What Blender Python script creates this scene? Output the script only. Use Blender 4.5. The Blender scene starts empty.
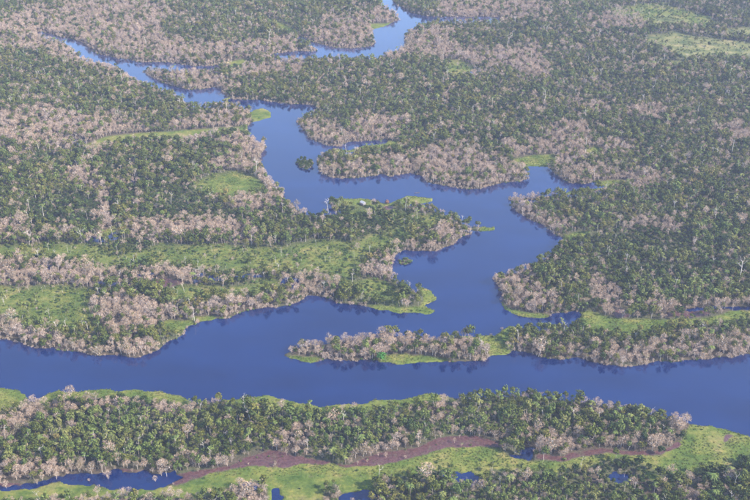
import bpy, math, random
import numpy as np

# ------------------------------------------------------------------ camera, sky, sun, exposure
sc = bpy.context.scene
CAM_H, PITCH, LENS = 670.0, math.atan(600.0 / 1042.0), 50.0
cam_d = bpy.data.cameras.new("camera")
cam_d.lens = LENS; cam_d.sensor_width = 36.0; cam_d.clip_start = 1.0; cam_d.clip_end = 12000.0
cam = bpy.data.objects.new("camera", cam_d)
sc.collection.objects.link(cam)
cam.location = (0, 0, CAM_H)
cam.rotation_euler = (math.pi / 2 - PITCH, 0, 0)
sc.camera = cam

SUN_EL, SUN_AZ = math.radians(37), math.radians(108)      # azimuth clockwise from +Y (the view direction)
world = bpy.data.worlds.new("World"); sc.world = world
world.use_nodes = True
wn = world.node_tree
sky = wn.nodes.new("ShaderNodeTexSky")
sky.sky_type = 'NISHITA'; sky.sun_disc = False
sky.sun_elevation = SUN_EL; sky.sun_rotation = SUN_AZ
sky.altitude = 100; sky.air_density = 1.0; sky.dust_density = 1.0; sky.ozone_density = 3.0
wn.nodes["Background"].inputs[1].default_value = 0.15
wn.links.new(sky.outputs[0], wn.nodes["Background"].inputs[0])
sun_d = bpy.data.lights.new("sun", 'SUN')
sun_d.energy = 3.7; sun_d.angle = math.radians(0.53); sun_d.color = (1.0, 0.89, 0.74)
sun = bpy.data.objects.new("sun", sun_d)
sc.collection.objects.link(sun)
sd = (math.sin(SUN_AZ) * math.cos(SUN_EL), math.cos(SUN_AZ) * math.cos(SUN_EL), math.sin(SUN_EL))
from mathutils import Vector, Matrix
sun.rotation_euler = Vector(sd).to_track_quat('Z', 'Y').to_euler()
sun.location = (800, 300, 900)
sc.view_settings.view_transform = 'Standard'
sc.view_settings.look = 'None'
sc.view_settings.gamma = 1.0
sc.view_settings.exposure = 1.5
sc.cycles.use_denoising = True
sc.cycles.max_bounces = 5
sc.cycles.diffuse_bounces = 2
sc.cycles.glossy_bounces = 2
sc.cycles.volume_bounces = 0
sc.cycles.transparent_max_bounces = 4
HAZE_DENSITY = 0.000065

# ------------------------------------------------------------------ helpers
R = random.Random(11)
RNG = np.random.default_rng(11)
FPX, HOR = 1042.0, 350.0            # focal length and horizon height above the frame, in photo pixels (750 x 500)
SP, CP = math.sin(PITCH), math.cos(PITCH)

def to_ground(px, py, z=0.0):
    """photo pixel -> point on the plain (height z)"""
    u = (np.asarray(px, float) - 375.0) / FPX; v = (np.asarray(py, float) - 250.0) / FPX
    t = (CAM_H - z) / (SP + v * CP)
    return u * t, (CP - v * SP) * t

def to_photo(x, y, z=0.0):
    d = y * CP + (CAM_H - z) * SP
    v = ((CAM_H - z) * CP - y * SP) / d
    return 375.0 + FPX * x / d, 250.0 + FPX * v

def _hash(ix, iy, seed):
    h = (ix.astype(np.int64) * 374761393 + iy.astype(np.int64) * 668265263 + seed * 1274126177) & 0xFFFFFFFF
    h = ((h ^ (h >> 13)) * 1274126177) & 0xFFFFFFFF
    return ((h ^ (h >> 16)) & 0xFFFF) / 65535.0

def vnoise(x, y, seed):
    ix = np.floor(x); iy = np.floor(y); fx = x - ix; fy = y - iy
    fx = fx * fx * (3 - 2 * fx); fy = fy * fy * (3 - 2 * fy)
    a = _hash(ix, iy, seed); b = _hash(ix + 1, iy, seed); c = _hash(ix, iy + 1, seed); d = _hash(ix + 1, iy + 1, seed)
    return (a * (1 - fx) + b * fx) * (1 - fy) + (c * (1 - fx) + d * fx) * fy

def fbm(x, y, scale, seed, octv=3):
    s = 0; a = 1.0; t = 0
    for k in range(octv):
        s = s + a * vnoise(x / scale, y / scale, seed + 17 * k); t += a; a *= 0.5; scale *= 0.5
    return s / t - 0.5

# ------------------------------------------------------------------ the map of the flood plain (traced outlines -> ground)
MX0, MY0, MRES, MW, MH = -220.0, -90.0, 2.0, 2380, 1400      # map window in photo pixels, cells per pixel
def fill(arr, poly, val=1.0):
    p = (np.array(poly, float) - (MX0, MY0)) * MRES
    x0, y0 = np.maximum(np.floor(p.min(0)).astype(int), 0); x1 = min(int(p[:, 0].max()) + 2, MW); y1 = min(int(p[:, 1].max()) + 2, MH)
    if x1 <= x0 or y1 <= y0: return
    xs = np.arange(x0, x1) + 0.5
    for yy in range(y0, y1):
        yc = yy + 0.5
        a = p; b = np.roll(p, -1, 0)
        m = (a[:, 1] <= yc) != (b[:, 1] <= yc)
        if not m.any(): continue
        xc = np.sort(a[m, 0] + (yc - a[m, 1]) / (b[m, 1] - a[m, 1]) * (b[m, 0] - a[m, 0]))
        row = arr[yy]
        for k in range(0, len(xc) - 1, 2):
            i0 = max(int(np.ceil(xc[k] - 0.5)), 0); i1 = min(int(np.ceil(xc[k + 1] - 0.5)), MW)
            if i1 > i0: row[i0:i1] = val

def blur(a, r):
    for _ in range(2):
        for ax in (0, 1):
            pad = [(0, 0), (0, 0)]; pad[ax] = (r + 1, r)
            c = np.cumsum(np.pad(a, pad, mode='edge'), axis=ax, dtype=np.float64)
            n = a.shape[ax]
            a = ((np.take(c, np.arange(2 * r + 1, 2 * r + 1 + n), ax) - np.take(c, np.arange(0, n), ax)) / (2 * r + 1)).astype(np.float32)
    return a

def layer(polys, r, holes=(), extra=()):
    a = np.zeros((MH, MW), np.float32)
    for p in polys: fill(a, p)
    for p in holes: fill(a, p, 0.0)
    for p in extra: fill(a, p)
    return blur(a, r)

def sample(a, px, py):
    fx = np.clip((px - MX0) * MRES - 0.5, 0, MW - 1.01); fy = np.clip((py - MY0) * MRES - 0.5, 0, MH - 1.01)
    ix = fx.astype(int); iy = fy.astype(int); fx = fx - ix; fy = fy - iy
    return (a[iy, ix] * (1 - fx) + a[iy, ix + 1] * fx) * (1 - fy) + (a[iy + 1, ix] * (1 - fx) + a[iy + 1, ix + 1] * fx) * fy

RIVER = [(-240,332),(-60,337),(0,339),(10,340),(20,343),(27,347),(40,349),(52,348),(65,351),(80,352),(95,356),(108,355),(118,354),(128,358),(138,358),
 (150,353),(158,350),(165,346),(170,341),(178,337),(185,334),(183,330),(190,326),(200,322),(212,320),(218,318),(228,319),(240,313),(252,309),(265,307),
 (278,308),(290,305),(303,300),(308,296),(316,296),(330,299),(337,302),(360,304),(377,309),(397,313),(430,314),(435,310),(424,305),(438,299),(432,290),
 (417,287),(397,279),(391,270),(393,262),(396,255),(403,250.5),(417,251),(437,250),(450,245),(463,236),(480,232),(495,230),(496,227),(483,227),(470,227),(460,222),
 (448,217),(437,212),(430,207),(415,206),(405,205),(420,203),(432,201),(432,198),(418,196),(408,196),(398,199),(390,203),(378,203),(372,200),(360,198),
 (342,198),(329,199),(328,203),(336,207),(334,213),(318,212),(308,209),(300,207),(290,200),(283,196),(285,190),(280,184),(272,180),(265,170),(260,158),(262,152),(268,147),(265,142),
 (255,138),(250,134),(247,128),(250,122),(262,120),(272,117),(271,112),(263,108),(250,107),(244,105),(236,102),(226,101),(214,102),(200,103),(187,103),
 (183,95),(167,88),(155,84),(143,81),(134,77),(127,73),(117,64),(100,60),(89,58),(80,54),(67,43),(50,36),(37,33),(37,31),(50,33),(60,36),(70,38),(80,41),
 (87,45),(95,52),(105,55),(117,58),(130,60),(143,62),(157,62),(172,62),(186,65),(203,66),(221,65),(221,68),(200,68.5),(173,68.5),(157,67),(146,66.5),
 (140,68),(143,72),(150,76),(157,79),(168,84),(180,87),(190,89.5),(200,89),(213,87),(221,88),(224,94),(231,99),(247,99),(262,100),(275,102),(290,104),
 (303,104),(317,106),(313,110),(304,113),(297,117),(297,123),(303,130),(308,137),(318,142),(328,146),(340,146.5),(346,142),(362,141),(378,140),(388,138),
 (388,141),(384,144),(366,145),(350,150),(333,149),(322,152),(316,155),(317,160),(319,168),(322,174),(330,177),(345,178),(357,178),(372,176),(382,174),
 (390,177),(400,174),(412,172),(422,176),(428,182),(440,185),(452,187),(465,189),(480,189),(492,186),(505,182),(520,181),(530,177),(528,172),(523,168),
 (530,166.5),(547,167),(553,173),(562,178),(570,183),(585,184),(595,182),(601,185),(606,187),(590,189),(575,191),(562,194),(552,197),(535,198),(520,199),(508,198),
 (510,205),(520,213),(530,220),(540,223),(550,230),(555,235),(562,237),(557,242),(549,252),(537,257),(530,262),(520,266),(505,270),(492,272),(490,275),
 (495,281),(500,290),(507,298),(501,301),(503,309),(516,315),(530,318),(548,317),(551,314),(562,313),(576,311),(581,314),(578,321),(580,325),(565,329),
 (545,331),(525,328),(510,326),(500,332),(496,336),(490,335),(470,336),(458,336),(445,341),(430,341),(415,339),(400,336),(385,336),(365,339),(345,341),
 (320,344),(300,348),(290,351),(282,354),(290,358),(300,361),(312,363),(325,360),(337,359),(345,361),(357,361),(362,358),(372,360),(380,363),(400,364.5),
 (420,363),(440,362),(450,362),(470,362),(485,361),(490,357),(500,355),(510,354),(513,351),(525,352),(540,357),(560,359),(575,358),(590,361),(605,364),
 (620,366),(632,366),(650,363),(665,362),(680,362),(700,360),(720,357),(735,357),(750,354),(830,345),(960,330),(960,500),(850,462),(790,447),(750,437),
 (735,433),(712,427),(692,424),(686,422),(660,416),(640,412),(620,409),(600,406),(580,402),(555,399),(530,398),(500,397),(475,399),(460,399),(450,396),
 (435,393),(420,395),(405,399),(385,401),(360,403),(340,405),(320,406),(295,403),(280,399),(265,396),(250,396),(235,399),(222,402),(205,404),(193,402),
 (187,399),(180,396),(165,393),(150,391),(120,390),(85,390),(70,391),(58,391),(46,395),(38,399),(33,402),(28,401),(27,396),(20,390),(0,388.5),(-60,388),(-240,380)]
NORTH_CHANNEL = [(378,-95),(380,-30),(381,0),(385,4),(390,8),(398,13),(401,18),(394,22),(385,26),(373,29),(372,33),(375,38),(375,44),(365,47),(350,48),(340,48),(325,45),
 (312,41),(298,35),(297,38),(313,44),(321,48),(317,51),(300,51),(283,52),(270,54),(283,58),(305,57),(327,56),(350,56),(378,56),(384,52),(397,48),(406,42),(402,35),(410,30),
 (417,24),(433,21),(457,19),(480,19),(490,20.5),(500,20),(501,17),(480,16.5),(450,16.5),(427,16),(413,13),(402,7),(395,4),(393,-2),(394,-30),(400,-95)]
ISLETS = [[(298,161),(305,158.5),(312,161),(312.5,165),(307,169),(300,168),(296.5,165)], [(399,261.5),(404,259),(411,260),(412,263),(406,265.5),(400,265)]]
PONDS = [[(72,140.5),(80,139),(87,139),(86,143),(76,144.5)], [(84,238),(96,236),(106,238),(104,242),(86,242)], [(107,234),(114,232),(119,236),(116,241),(108,241)],
 [(6,269),(16,268),(19,273),(8,274)], [(44,266),(53,264),(55,270),(46,271)], [(98,280),(112,281),(128,283),(127,287),(108,286),(98,284)], [(136,274),(152,273),(156,279),(150,283),(138,282)],
 [(188,274),(202,273),(204,282),(192,284)], [(209,274),(220,272),(222,277),(220,282),(211,282)], [(236,274.5),(262,275),(262,278),(236,278)], [(278,282),(286,277),(298,278),(299,286),(290,289),(280,288)],
 [(130,179),(139,178),(140,186),(132,187)], [(328,210),(340,209),(341,215),(330,216)], [(468,72),(480,70),(482,74),(470,78)],
 [(-120,492),(-40,490),(20,485),(45,478.5),(70,475),(90,474),(110,471),(130,471.5),(150,474),(172,473),(182,476),(165,487),(150,489),(115,490),(92,488),(76,483),(60,482),(40,486.5),(10,490),(-40,496),(-120,499)],
 [(240,486),(250,484),(258,486),(254,489),(242,489)], [(272,488),(280,487),(280,504),(270,504)], [(342,494),(352,492),(372,491),(380,495),(376,504),(340,504)],
 [(518,450),(526,448),(535,449),(534,459),(526,461),(518,458),(510,456),(502,452),(510,454),(520,455)], [(440,475),(452,474),(470,473),(483,477),(486,482),(474,485),(456,481),(442,479)],
 [(609,475),(616,473),(630,476),(632,480),(622,483),(612,480)], [(661,485),(667,484),(672,487),(666,490)],
 [(684,308),(720,307),(752,306),(752,309),(716,310),(690,311)]]
MUD = [[(158,476),(185,472),(200,471),(230,466),(246,458),(262,452),(280,451),(300,456),(320,460),(345,465),(352,464),(366,458),(380,453),(400,451),(412,449),(428,444),(436,440),(450,435),(465,434),(478,436),(490,440),(502,443),
  (506,448),(496,449),(480,447),(460,449),(448,449),(428,456),(410,459),(390,463),(370,468),(350,468),(330,465),(300,465),(285,468),(260,468),(235,470),(215,474),(195,480),(175,485),(160,487)],
 [(150,280),(168,278),(183,281),(183,286),(165,289),(150,287)], [(535,456),(545,455),(560,458),(580,453),(600,448),(625,452),(650,452),(668,448),(676,442),(682,445),(672,452),(650,457),(625,457),(604,453),(582,459),(560,463),(540,461)],
 [(612,312),(628,308),(634,318),(616,319)], [(660,314),(700,309),(716,310),(712,316),(690,318),(664,318)], [(726,435),(733,434),(732,440),(722,443)], [(0,484),(20,482),(26,486),(10,490),(-30,492)],
 [(380,207),(392,205),(398,209),(384,211)], [(112,472),(150,473),(150,471),(118,469)]]
GRASS = [[(-120,494),(0,490),(60,488),(120,490),(200,488),(240,492),(200,499),(120,498),(40,502),(-120,506)], [(150,487),(175,486),(195,480),(215,474),(240,469),(262,467),(300,464),(330,465),(350,468),(390,463),(430,455),(450,448),(480,446),(500,450),(515,459),(530,461),(560,463),(585,458),(605,453),(640,457),(660,456),(674,449),(682,440),(688,428),
  (692,424),(712,427),(750,437),(790,447),(850,462),(850,480),(790,466),(750,456),(735,464),(710,469),(690,474),(680,476),(660,474),(640,463),(620,459),(600,463),(590,469),(570,473),(550,474),(530,471),(510,474),(490,471),(484,478),(470,474),(440,471),(410,475),(385,479),(370,485),
  (378,491),(340,493),(335,484),(325,490),(320,512),(268,512),(266,488),(255,484),(230,488),(200,491),(170,493)],
 [(-60,388),(0,388.5),(20,390),(28,397),(24,408),(0,416),(-60,420)], [(36,401),(44,395),(58,390.5),(85,389.5),(150,390),(190,400),(194,405),(180,405),(150,399.5),(110,398),(85,398),(60,400),(42,404)],
 [(222,401),(240,397),(262,395),(292,402),(320,405),(385,400),(420,394),(437,392),(452,396),(440,398),(466,401),(440,402),(385,409),(320,414),(285,410),(250,404),(225,405)],
 [(580,325),(577,313),(590,312),(610,318),(640,320),(680,320),(715,318),(730,311),(750,310),(900,305),(900,325),(750,321),(735,324),(710,325),(680,328),(640,336),(610,337),(590,333)],
 [(458,335),(496,336),(510,326),(532,326),(514,334),(506,345),(510,354),(490,357),(487,350),(475,342)],
 [(378,359),(384,356),(402,355),(430,357),(450,360),(442,364),(400,366),(380,364)], [(285,356),(302,357),(322,358),(312,364),(296,362)],
 [(500,300),(508,309),(530,313),(549,315),(546,319),(515,316),(501,309)], [(368,304),(400,307),(420,308),(424,300),(416,287),(433,289),(440,299),(428,305),(437,309),(431,315),(396,314),(374,309)],
 [(208,181),(235,172),(258,178),(268,190),(240,197),(213,194)], [(84,146),(104,137),(130,134),(152,133),(190,130),(220,128),(248,127),(248,132),(212,134),(190,140),(152,140),(112,145),(88,149)],
 [(252,110),(264,107),(273,112),(272,118),(254,122),(248,116)], [(326,197),(346,197),(362,197),(378,202),(396,206),(388,208),(360,207),(334,204)], [(388,204),(408,195),(433,198),(432,203),(406,206)],
 [(480,226),(497,226),(497,231),(480,233)], [(506,162),(530,156),(552,154),(558,158),(546,168),(526,168),(514,164)], [(556,195),(580,186),(608,181),(632,180),(632,183),(606,189),(576,195)],
 [(556,243),(566,237),(578,233),(594,231),(586,238),(566,243)], [(334,150),(352,143),(395,141),(402,145),(376,151),(345,152)], [(222,63),(245,59),(253,62),(240,69),(222,70)],
 [(260,17),(275,20),(290,27),(299,34),(290,36),(274,28)], [(370,24),(396,23),(386,29),(371,30)], [(404,17),(428,16),(416,22),(404,21)],
 [(163,322),(190,321),(196,323),(186,327),(184,333),(176,335),(166,330)], [(186,318),(215,315),(217,320),(200,322)], [(96,236),(116,226),(119,232),(100,238)], [(10,490),(45,485),(70,480),(85,483),(95,487),(60,497),(10,499)],
 [(640,468),(652,472),(664,480),(656,483),(640,474)], [(40,158),(52,155),(62,162),(50,163)], [(586,149),(596,146),(603,150),(596,156),(587,155)]]
FIELD = [[(648,38),(680,32),(700,38),(750,43),(850,46),(850,58),(750,57),(712,59),(680,56),(664,49),(650,46)], [(664,62),(692,60),(682,67),(665,68)], [(728,29),(752,29),(850,30),(850,36),(724,35)], [(640,20),(670,16),(700,22),(680,26)]]
SCRUB = [[(438,62),(460,60),(478,70),(472,79),(454,82)], [(300,243),(320,238),(350,244),(375,232),(402,228),(412,238),(390,250),(376,258),(364,270),(346,284),(325,277),(300,272),(250,273),(200,271),(150,268),(110,270),(60,261),(0,259),(-120,258),(-120,246),(0,246),(50,245),(90,247),(150,249),(200,247),(250,244)],
 [(-120,286),(0,286),(60,286),(100,288),(90,304),(96,322),(70,330),(30,327),(0,322),(-120,318)], [(150,290),(190,286),(240,287),(290,279),(282,292),(232,301),(180,300)], [(345,282),(372,282),(400,290),(415,300),(380,303),(350,300)],
 [(610,10),(660,2),(700,12),(730,26),(700,30),(660,26),(620,20)], [(190,186),(205,178),(240,170),(264,182),(266,196),(230,200),(205,199)], [(330,205),(375,208),(420,212),(455,222),(430,232),(395,226),(340,226),(310,225)]]
DARK = ISLETS + [[(690,-90),(900,-90),(900,24),(750,22),(710,8)], [(25,205),(60,195),(98,200),(104,216),(92,230),(60,232),(30,222)], [(135,208),(190,202),(250,213),(300,212),(330,222),(300,228),(250,224),(200,222),(140,226)], [(84,243),(110,240),(150,243),(150,254),(120,256),(88,250)],
 [(150,188),(190,190),(215,200),(180,204),(150,202)], [(600,230),(650,227),(690,236),(690,252),(650,258),(600,254),(580,246)], [(380,478),(420,472),(470,472),(520,478),(600,470),(640,462),(665,478),(640,488),(600,486),(520,488),(440,484),(390,488)], [(300,214),(345,208),(420,216),(420,226),(350,236),(300,230)],
 [(676,478),(700,472),(750,462),(760,472),(720,480),(690,484)], [(618,268),(670,262),(700,270),(690,284),(640,284)], [(90,400),(180,404),(180,412),(95,410)]]
BARE = [[(-120,326),(0,327),(25,330),(60,338),(100,345),(150,343),(163,348),(150,360),(95,360),(50,354),(0,344),(-120,340)], [(85,302),(130,299),(160,305),(200,303),(222,310),(226,320),(190,319),(165,320),(152,337),(120,337),(95,324)],
 [(-120,262),(0,262),(30,266),(60,261),(90,261),(130,270),(150,272),(205,271),(205,285),(150,287),(100,287),(60,287),(30,287),(0,284),(-120,284)], [(217,308),(235,299),(260,300),(300,292),(308,298),(265,310),(230,321),(217,320)],
 [(-120,222),(0,221),(30,221),(45,231),(75,234),(78,244),(0,244),(-120,244)], [(93,185),(106,190),(112,218),(117,236),(98,237),(94,215)], [(126,225),(150,222),(200,221),(250,220),(264,235),(250,242),(220,242),(200,242),(150,244),(128,242)],
 [(222,202),(250,198),(300,200),(325,205),(320,213),(260,212),(230,210)], [(372,272),(385,256),(400,250),(430,242),(450,231),(464,226),(474,232),(450,247),(430,252),(412,257),(398,264),(394,274),(402,282),(378,288),(358,276),(365,265)],
 [(278,286),(300,274),(335,277),(347,290),(330,300),(300,298)], [(276,355),(290,345),(330,336),(390,330),(450,336),(488,350),(492,362),(440,362),(400,358),(340,362),(300,362)],
 [(520,340),(560,350),(620,352),(700,345),(760,340),(760,362),(640,368),(560,362),(515,354)], [(486,266),(505,260),(522,264),(537,280),(556,300),(578,309),(550,317),(515,312),(499,300),(492,282)], [(593,277),(606,281),(622,300),(630,316),(612,319),(597,305)],
 [(632,306),(660,302),(760,304),(760,312),(720,315),(660,315)], [(506,192),(530,190),(546,196),(542,211),(562,222),(568,236),(550,234),(530,224),(510,208)], [(526,254),(545,246),(558,244),(548,258),(530,263)],
 [(614,228),(640,223),(682,222),(680,231),(620,234)], [(553,124),(585,127),(592,145),(586,157),(560,157),(545,152),(530,157),(495,155),(500,145),(530,143)], [(396,166),(440,148),(470,148),(500,158),(522,170),(533,178),(510,184),(480,192),(450,190),(424,182),(412,173)],
 [(553,160),(580,160),(602,175),(602,186),(572,186),(554,172)], [(296,114),(320,124),(345,130),(360,119),(402,118),(408,130),(395,141),(360,144),(345,148),(320,146),(302,133)], [(316,164),(340,166),(365,166),(368,179),(330,180),(318,172)], [(378,160),(402,158),(412,172),(400,176),(380,178)],
 [(-120,16),(0,17),(70,4),(150,-40),(175,-10),(160,40),(240,44),(280,38),(302,40),(292,52),(225,62),(200,64),(150,63),(100,54),(60,36),(0,36),(-120,36)], [(-120,34),(0,35),(35,33),(75,50),(110,62),(130,75),(168,90),(130,86),(100,76),(60,62),(40,53),(0,53),(-120,54)],
 [(-120,108),(0,110),(50,104),(60,115),(100,118),(150,119),(152,136),(110,141),(116,156),(95,161),(85,146),(50,149),(0,149),(-120,150)], [(172,122),(200,117),(230,114),(258,118),(250,126),(220,131),(190,133),(174,131)],
 [(140,67),(215,68),(225,88),(200,91),(160,82)], [(225,64),(300,60),(305,76),(240,78)], [(222,80),(244,80),(244,92),(226,92)], [(338,14),(402,12),(404,22),(372,32),(378,46),(340,50),(298,39),(310,27)], [(402,34),(425,27),(455,30),(456,46),(430,57),(408,52),(398,46)],
 [(436,-60),(530,-60),(540,4),(562,20),(500,23),(440,16)], [(376,52),(455,49),(500,50),(540,44),(546,60),(552,82),(530,82),(508,71),(480,66),(450,60),(380,60)], [(575,18),(625,10),(655,24),(640,32),(590,32)],
 [(616,112),(660,103),(682,115),(702,118),(692,124),(640,127)], [(708,137),(735,124),(760,133),(760,147),(715,142)], [(598,139),(640,145),(642,156),(600,158)], [(598,170),(650,171),(672,185),(640,190),(600,181)], [(560,100),(600,104),(640,100),(610,112),(570,112)],
 [(60,172),(85,170),(110,180),(100,190),(80,188)], [(250,130),(268,146),(262,168),(280,184),(288,196),(262,192),(258,168),(240,160),(248,140)], [(170,135),(250,135),(258,150),(230,150),(180,145)], [(200,160),(250,160),(256,172),(210,172)],
 [(-60,462),(0,462),(60,464),(100,460),(150,462),(200,462),(240,452),(262,448),(300,448),(320,460),(240,468),(190,474),(100,474),(60,480),(0,488),(-60,490)], [(-60,402),(0,412),(30,404),(60,399),(110,401),(192,407),(196,417),(90,413),(50,420),(0,440),(-60,446)],
 [(345,455),(372,445),(420,442),(470,430),(500,438),(505,446),(470,440),(430,448),(380,460),(350,468)], [(415,398),(450,398),(455,414),(430,416),(412,408)], [(520,440),(560,436),(610,438),(660,436),(690,424),(680,444),(660,456),(620,456),(560,460),(520,450)],
 [(668,416),(690,421),(692,434),(672,436)], [(560,398),(620,404),(660,412),(655,417),(600,410),(560,404)], [(280,432),(310,430),(312,448),(280,450)], [(628,472),(645,478),(660,492),(650,500),(630,488)], [(668,484),(700,482),(708,500),(668,502)], [(200,486),(262,488),(276,494),(268,505),(200,500)],
 [(505,476),(530,472),(536,490),(510,492)], [(575,474),(600,470),(600,486),(576,484)], [(-60,494),(30,497),(150,490),(200,492),(200,512),(-60,512)], [(330,484),(342,490),(340,506),(324,506)]]
LIGHT = [[(250,420),(330,416),(420,416),(450,408),(520,410),(560,420),(560,436),(500,434),(450,426),(420,440),(330,448),(300,440)], [(40,420),(150,416),(230,430),(150,448),(60,444)], [(640,420),(660,420),(668,440),(640,446)], [(690,232),(735,236),(730,258),(690,262)],
 [(620,280),(720,280),(720,300),(640,300)], [(0,290),(90,290),(90,330),(0,325)], [(705,462),(750,458),(800,462),(800,490),(712,486)], [(600,420),(640,424),(640,436),(600,436)], [(560,485),(640,488),(640,510),(440,510),(450,490)]]

def water_layer():
    """traced outlines show the water down to the tree tops of the bank in front; its real edge lies one tree height farther down"""
    a = np.zeros((MH, MW), np.float32); g = np.zeros((MH, MW), np.float32)
    for p in [RIVER, NORTH_CHANNEL]: fill(a, p)
    for p in GRASS + MUD: fill(g, p)
    for p in [[(505,183),(566,183),(566,200),(505,200)], [(318,192),(440,192),(500,225),(500,236),(440,224),(318,212)]]: fill(g, p)
    yy = MY0 + (np.arange(MH) + 0.5) / MRES
    reach = np.where(yy < 300, 4.2 + np.clip(yy, 0, 300) * 0.008, 0.0) * MRES
    out = a.copy()
    for sft in range(1, 15):
        sh = np.zeros_like(a); sh[sft:] = a[:-sft]
        out = np.maximum(out, sh * (reach >= sft)[:, None] * (1 - g))
    for p in ISLETS: fill(out, p, 0.0)
    return blur(out, 1)
M_WATER = water_layer()
M_POND = layer(PONDS, 1)
M_GRASS = layer(GRASS, 2); M_MUD = layer(MUD, 2); M_FIELD = layer(FIELD, 5)
M_SCRUB = layer(SCRUB, 6); M_DARK = layer(DARK, 5); M_BARE = layer(BARE, 8); M_LIGHT = layer(LIGHT, 8)

def surface(x, y):
    """what the plain is like at ground points x, y"""
    px, py = to_photo(x, y)
    wx = fbm(x, y, 14, 3) * 5.0; wy = fbm(x, y, 14, 5) * 5.0
    sx, sy = to_photo(x + wx, y + wy * 1.5)
    s = {'px': px, 'py': py}
    qx, qy = to_photo(x + wx + fbm(x, y, 9, 71) * 8, y + wy + fbm(x, y, 9, 73) * 11)
    s['pond'] = sample(M_POND, qx, qy)
    s['water'] = np.maximum(sample(M_WATER, sx, sy), s['pond'])
    bx, by = to_photo(x + wx * 2.2 + fbm(x, y, 45, 7) * 20, y + wy * 3.0 + fbm(x, y, 45, 9) * 34)
    for k, m in (('scrub', M_SCRUB), ('dark', M_DARK), ('bare', M_BARE), ('light', M_LIGHT), ('field', M_FIELD)):
        s[k] = sample(m, bx, by)
    s['grass'] = sample(M_GRASS, sx, sy); s['mud'] = sample(M_MUD, sx, sy)
    d = np.clip((0.5 - s['water']) * 2, -1, 1)
    z = np.where(d > 0, 0.25 + 0.45 * d, 0.25 + 2.6 * d) + 0.25 * fbm(x, y, 9, 21) * (d > 0.2) + 0.8 * (fbm(x, y, 120, 23) + 0.2) * (d > 0.9) * (1 - np.clip(s['grass'] * 1.5, 0, 1))
    z = np.where((d > 0.3) & (z < 0.22), 0.22, z)
    s['z'] = z
    return s

# ------------------------------------------------------------------ materials
def mat(name, rough=0.8, spec=0.2):
    m = bpy.data.materials.new(name); m.use_nodes = True
    b = m.node_tree.nodes["Principled BSDF"]
    b.inputs["Roughness"].default_value = rough
    b.inputs["Specular IOR Level"].default_value = spec
    return m, m.node_tree, b

def ramp(nt, fac, stops):
    n = nt.nodes.new("ShaderNodeValToRGB")
    e = n.color_ramp.elements
    while len(e) < len(stops): e.new(0.5)
    for el, (p, c) in zip(e, stops): el.position = p; el.color = (*c, 1)
    nt.links.new(fac, n.inputs[0]); return n.outputs[0]

def noise(nt, vec, scale, detail=4, rough=0.6):
    n = nt.nodes.new("ShaderNodeTexNoise"); n.inputs["Scale"].default_value = scale
    n.inputs["Detail"].default_value = detail; n.inputs["Roughness"].default_value = rough
    nt.links.new(vec, n.inputs["Vector"]); return n.outputs[0]

def mix(nt, fac, a, b, mode='MIX'):
    n = nt.nodes.new("ShaderNodeMix"); n.data_type = 'RGBA'; n.blend_type = mode
    for sock, v in ((n.inputs[0], fac), (n.inputs[6], a), (n.inputs[7], b)):
        if hasattr(v, 'is_linked'): nt.links.new(v, sock)
        else: sock.default_value = v if not isinstance(v, tuple) else (*v, 1)
    return n.outputs[2]

def attr(nt, name):
    n = nt.nodes.new("ShaderNodeAttribute"); n.attribute_name = name; return n.outputs["Fac"]

def leaf_mat(name, stops, patch=None):
    """foliage colour: varies from plant to plant and, less, from clump to clump"""
    m, nt, b = mat(name, 0.75, 0.15)
    oi = nt.nodes.new("ShaderNodeObjectInfo")
    geo = nt.nodes.new("ShaderNodeNewGeometry")
    pn = noise(nt, oi.outputs["Location"], 0.022, 3, 0.6)
    ma = nt.nodes.new("ShaderNodeMath"); ma.operation = 'MULTIPLY_ADD'; ma.inputs[1].default_value = 2.0; ma.inputs[2].default_value = -0.70; nt.links.new(pn, ma.inputs[0])
    mb_ = nt.nodes.new("ShaderNodeMath"); mb_.operation = 'MULTIPLY_ADD'; mb_.inputs[1].default_value = 0.40; mb_.use_clamp = True
    nt.links.new(oi.outputs["Random"], mb_.inputs[0]); nt.links.new(ma.outputs[0], mb_.inputs[2])
    col = ramp(nt, mb_.outputs[0], stops)
    v = ramp(nt, geo.outputs["Random Per Island"], [(0, (0.66, 0.66, 0.66)), (1, (1.28, 1.26, 1.18))])
    col = mix(nt, 1.0, col, v, 'MULTIPLY')
    nt.links.new(col, b.inputs["Base Color"])
    return m

M_LEAF = leaf_mat("leafy_crown", [(0.0, (0.0431, 0.0630, 0.0156)), (0.3, (0.0698, 0.0918, 0.0203)), (0.55, (0.0985, 0.1170, 0.0250)), (0.8, (0.1416, 0.1395, 0.0351)), (1.0, (0.1949, 0.1620, 0.0532))])
M_LIGHTLEAF = leaf_mat("pale_crown", [(0.0, (0.0693, 0.1092, 0.0291)), (0.5, (0.1155, 0.1512, 0.0384)), (1.0, (0.1848, 0.1806, 0.0641))])
M_DARKLEAF = leaf_mat("dark_crown", [(0.0, (0.0264, 0.0500, 0.0153)), (0.5, (0.0480, 0.0740, 0.0195)), (1.0, (0.0720, 0.0960, 0.0238))])
M_TWIG = leaf_mat("bare_twigs", [(0.0, (0.2014, 0.1750, 0.0950)), (0.22, (0.2756, 0.2100, 0.1472)), (0.5, (0.4240, 0.3100, 0.2280)), (0.75, (0.3922, 0.3000, 0.2470)), (1.0, (0.2862, 0.2350, 0.2090))])
M_SHRUB = leaf_mat("shrub_leaves", [(0.0, (0.0464, 0.0874, 0.0245)), (0.5, (0.0876, 0.1380, 0.0315)), (1.0, (0.1546, 0.1840, 0.0437))])
M_RUST = leaf_mat("rust_leaves", [(0.0, (0.15, 0.080, 0.062)), (1.0, (0.20, 0.11, 0.085))])
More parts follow.
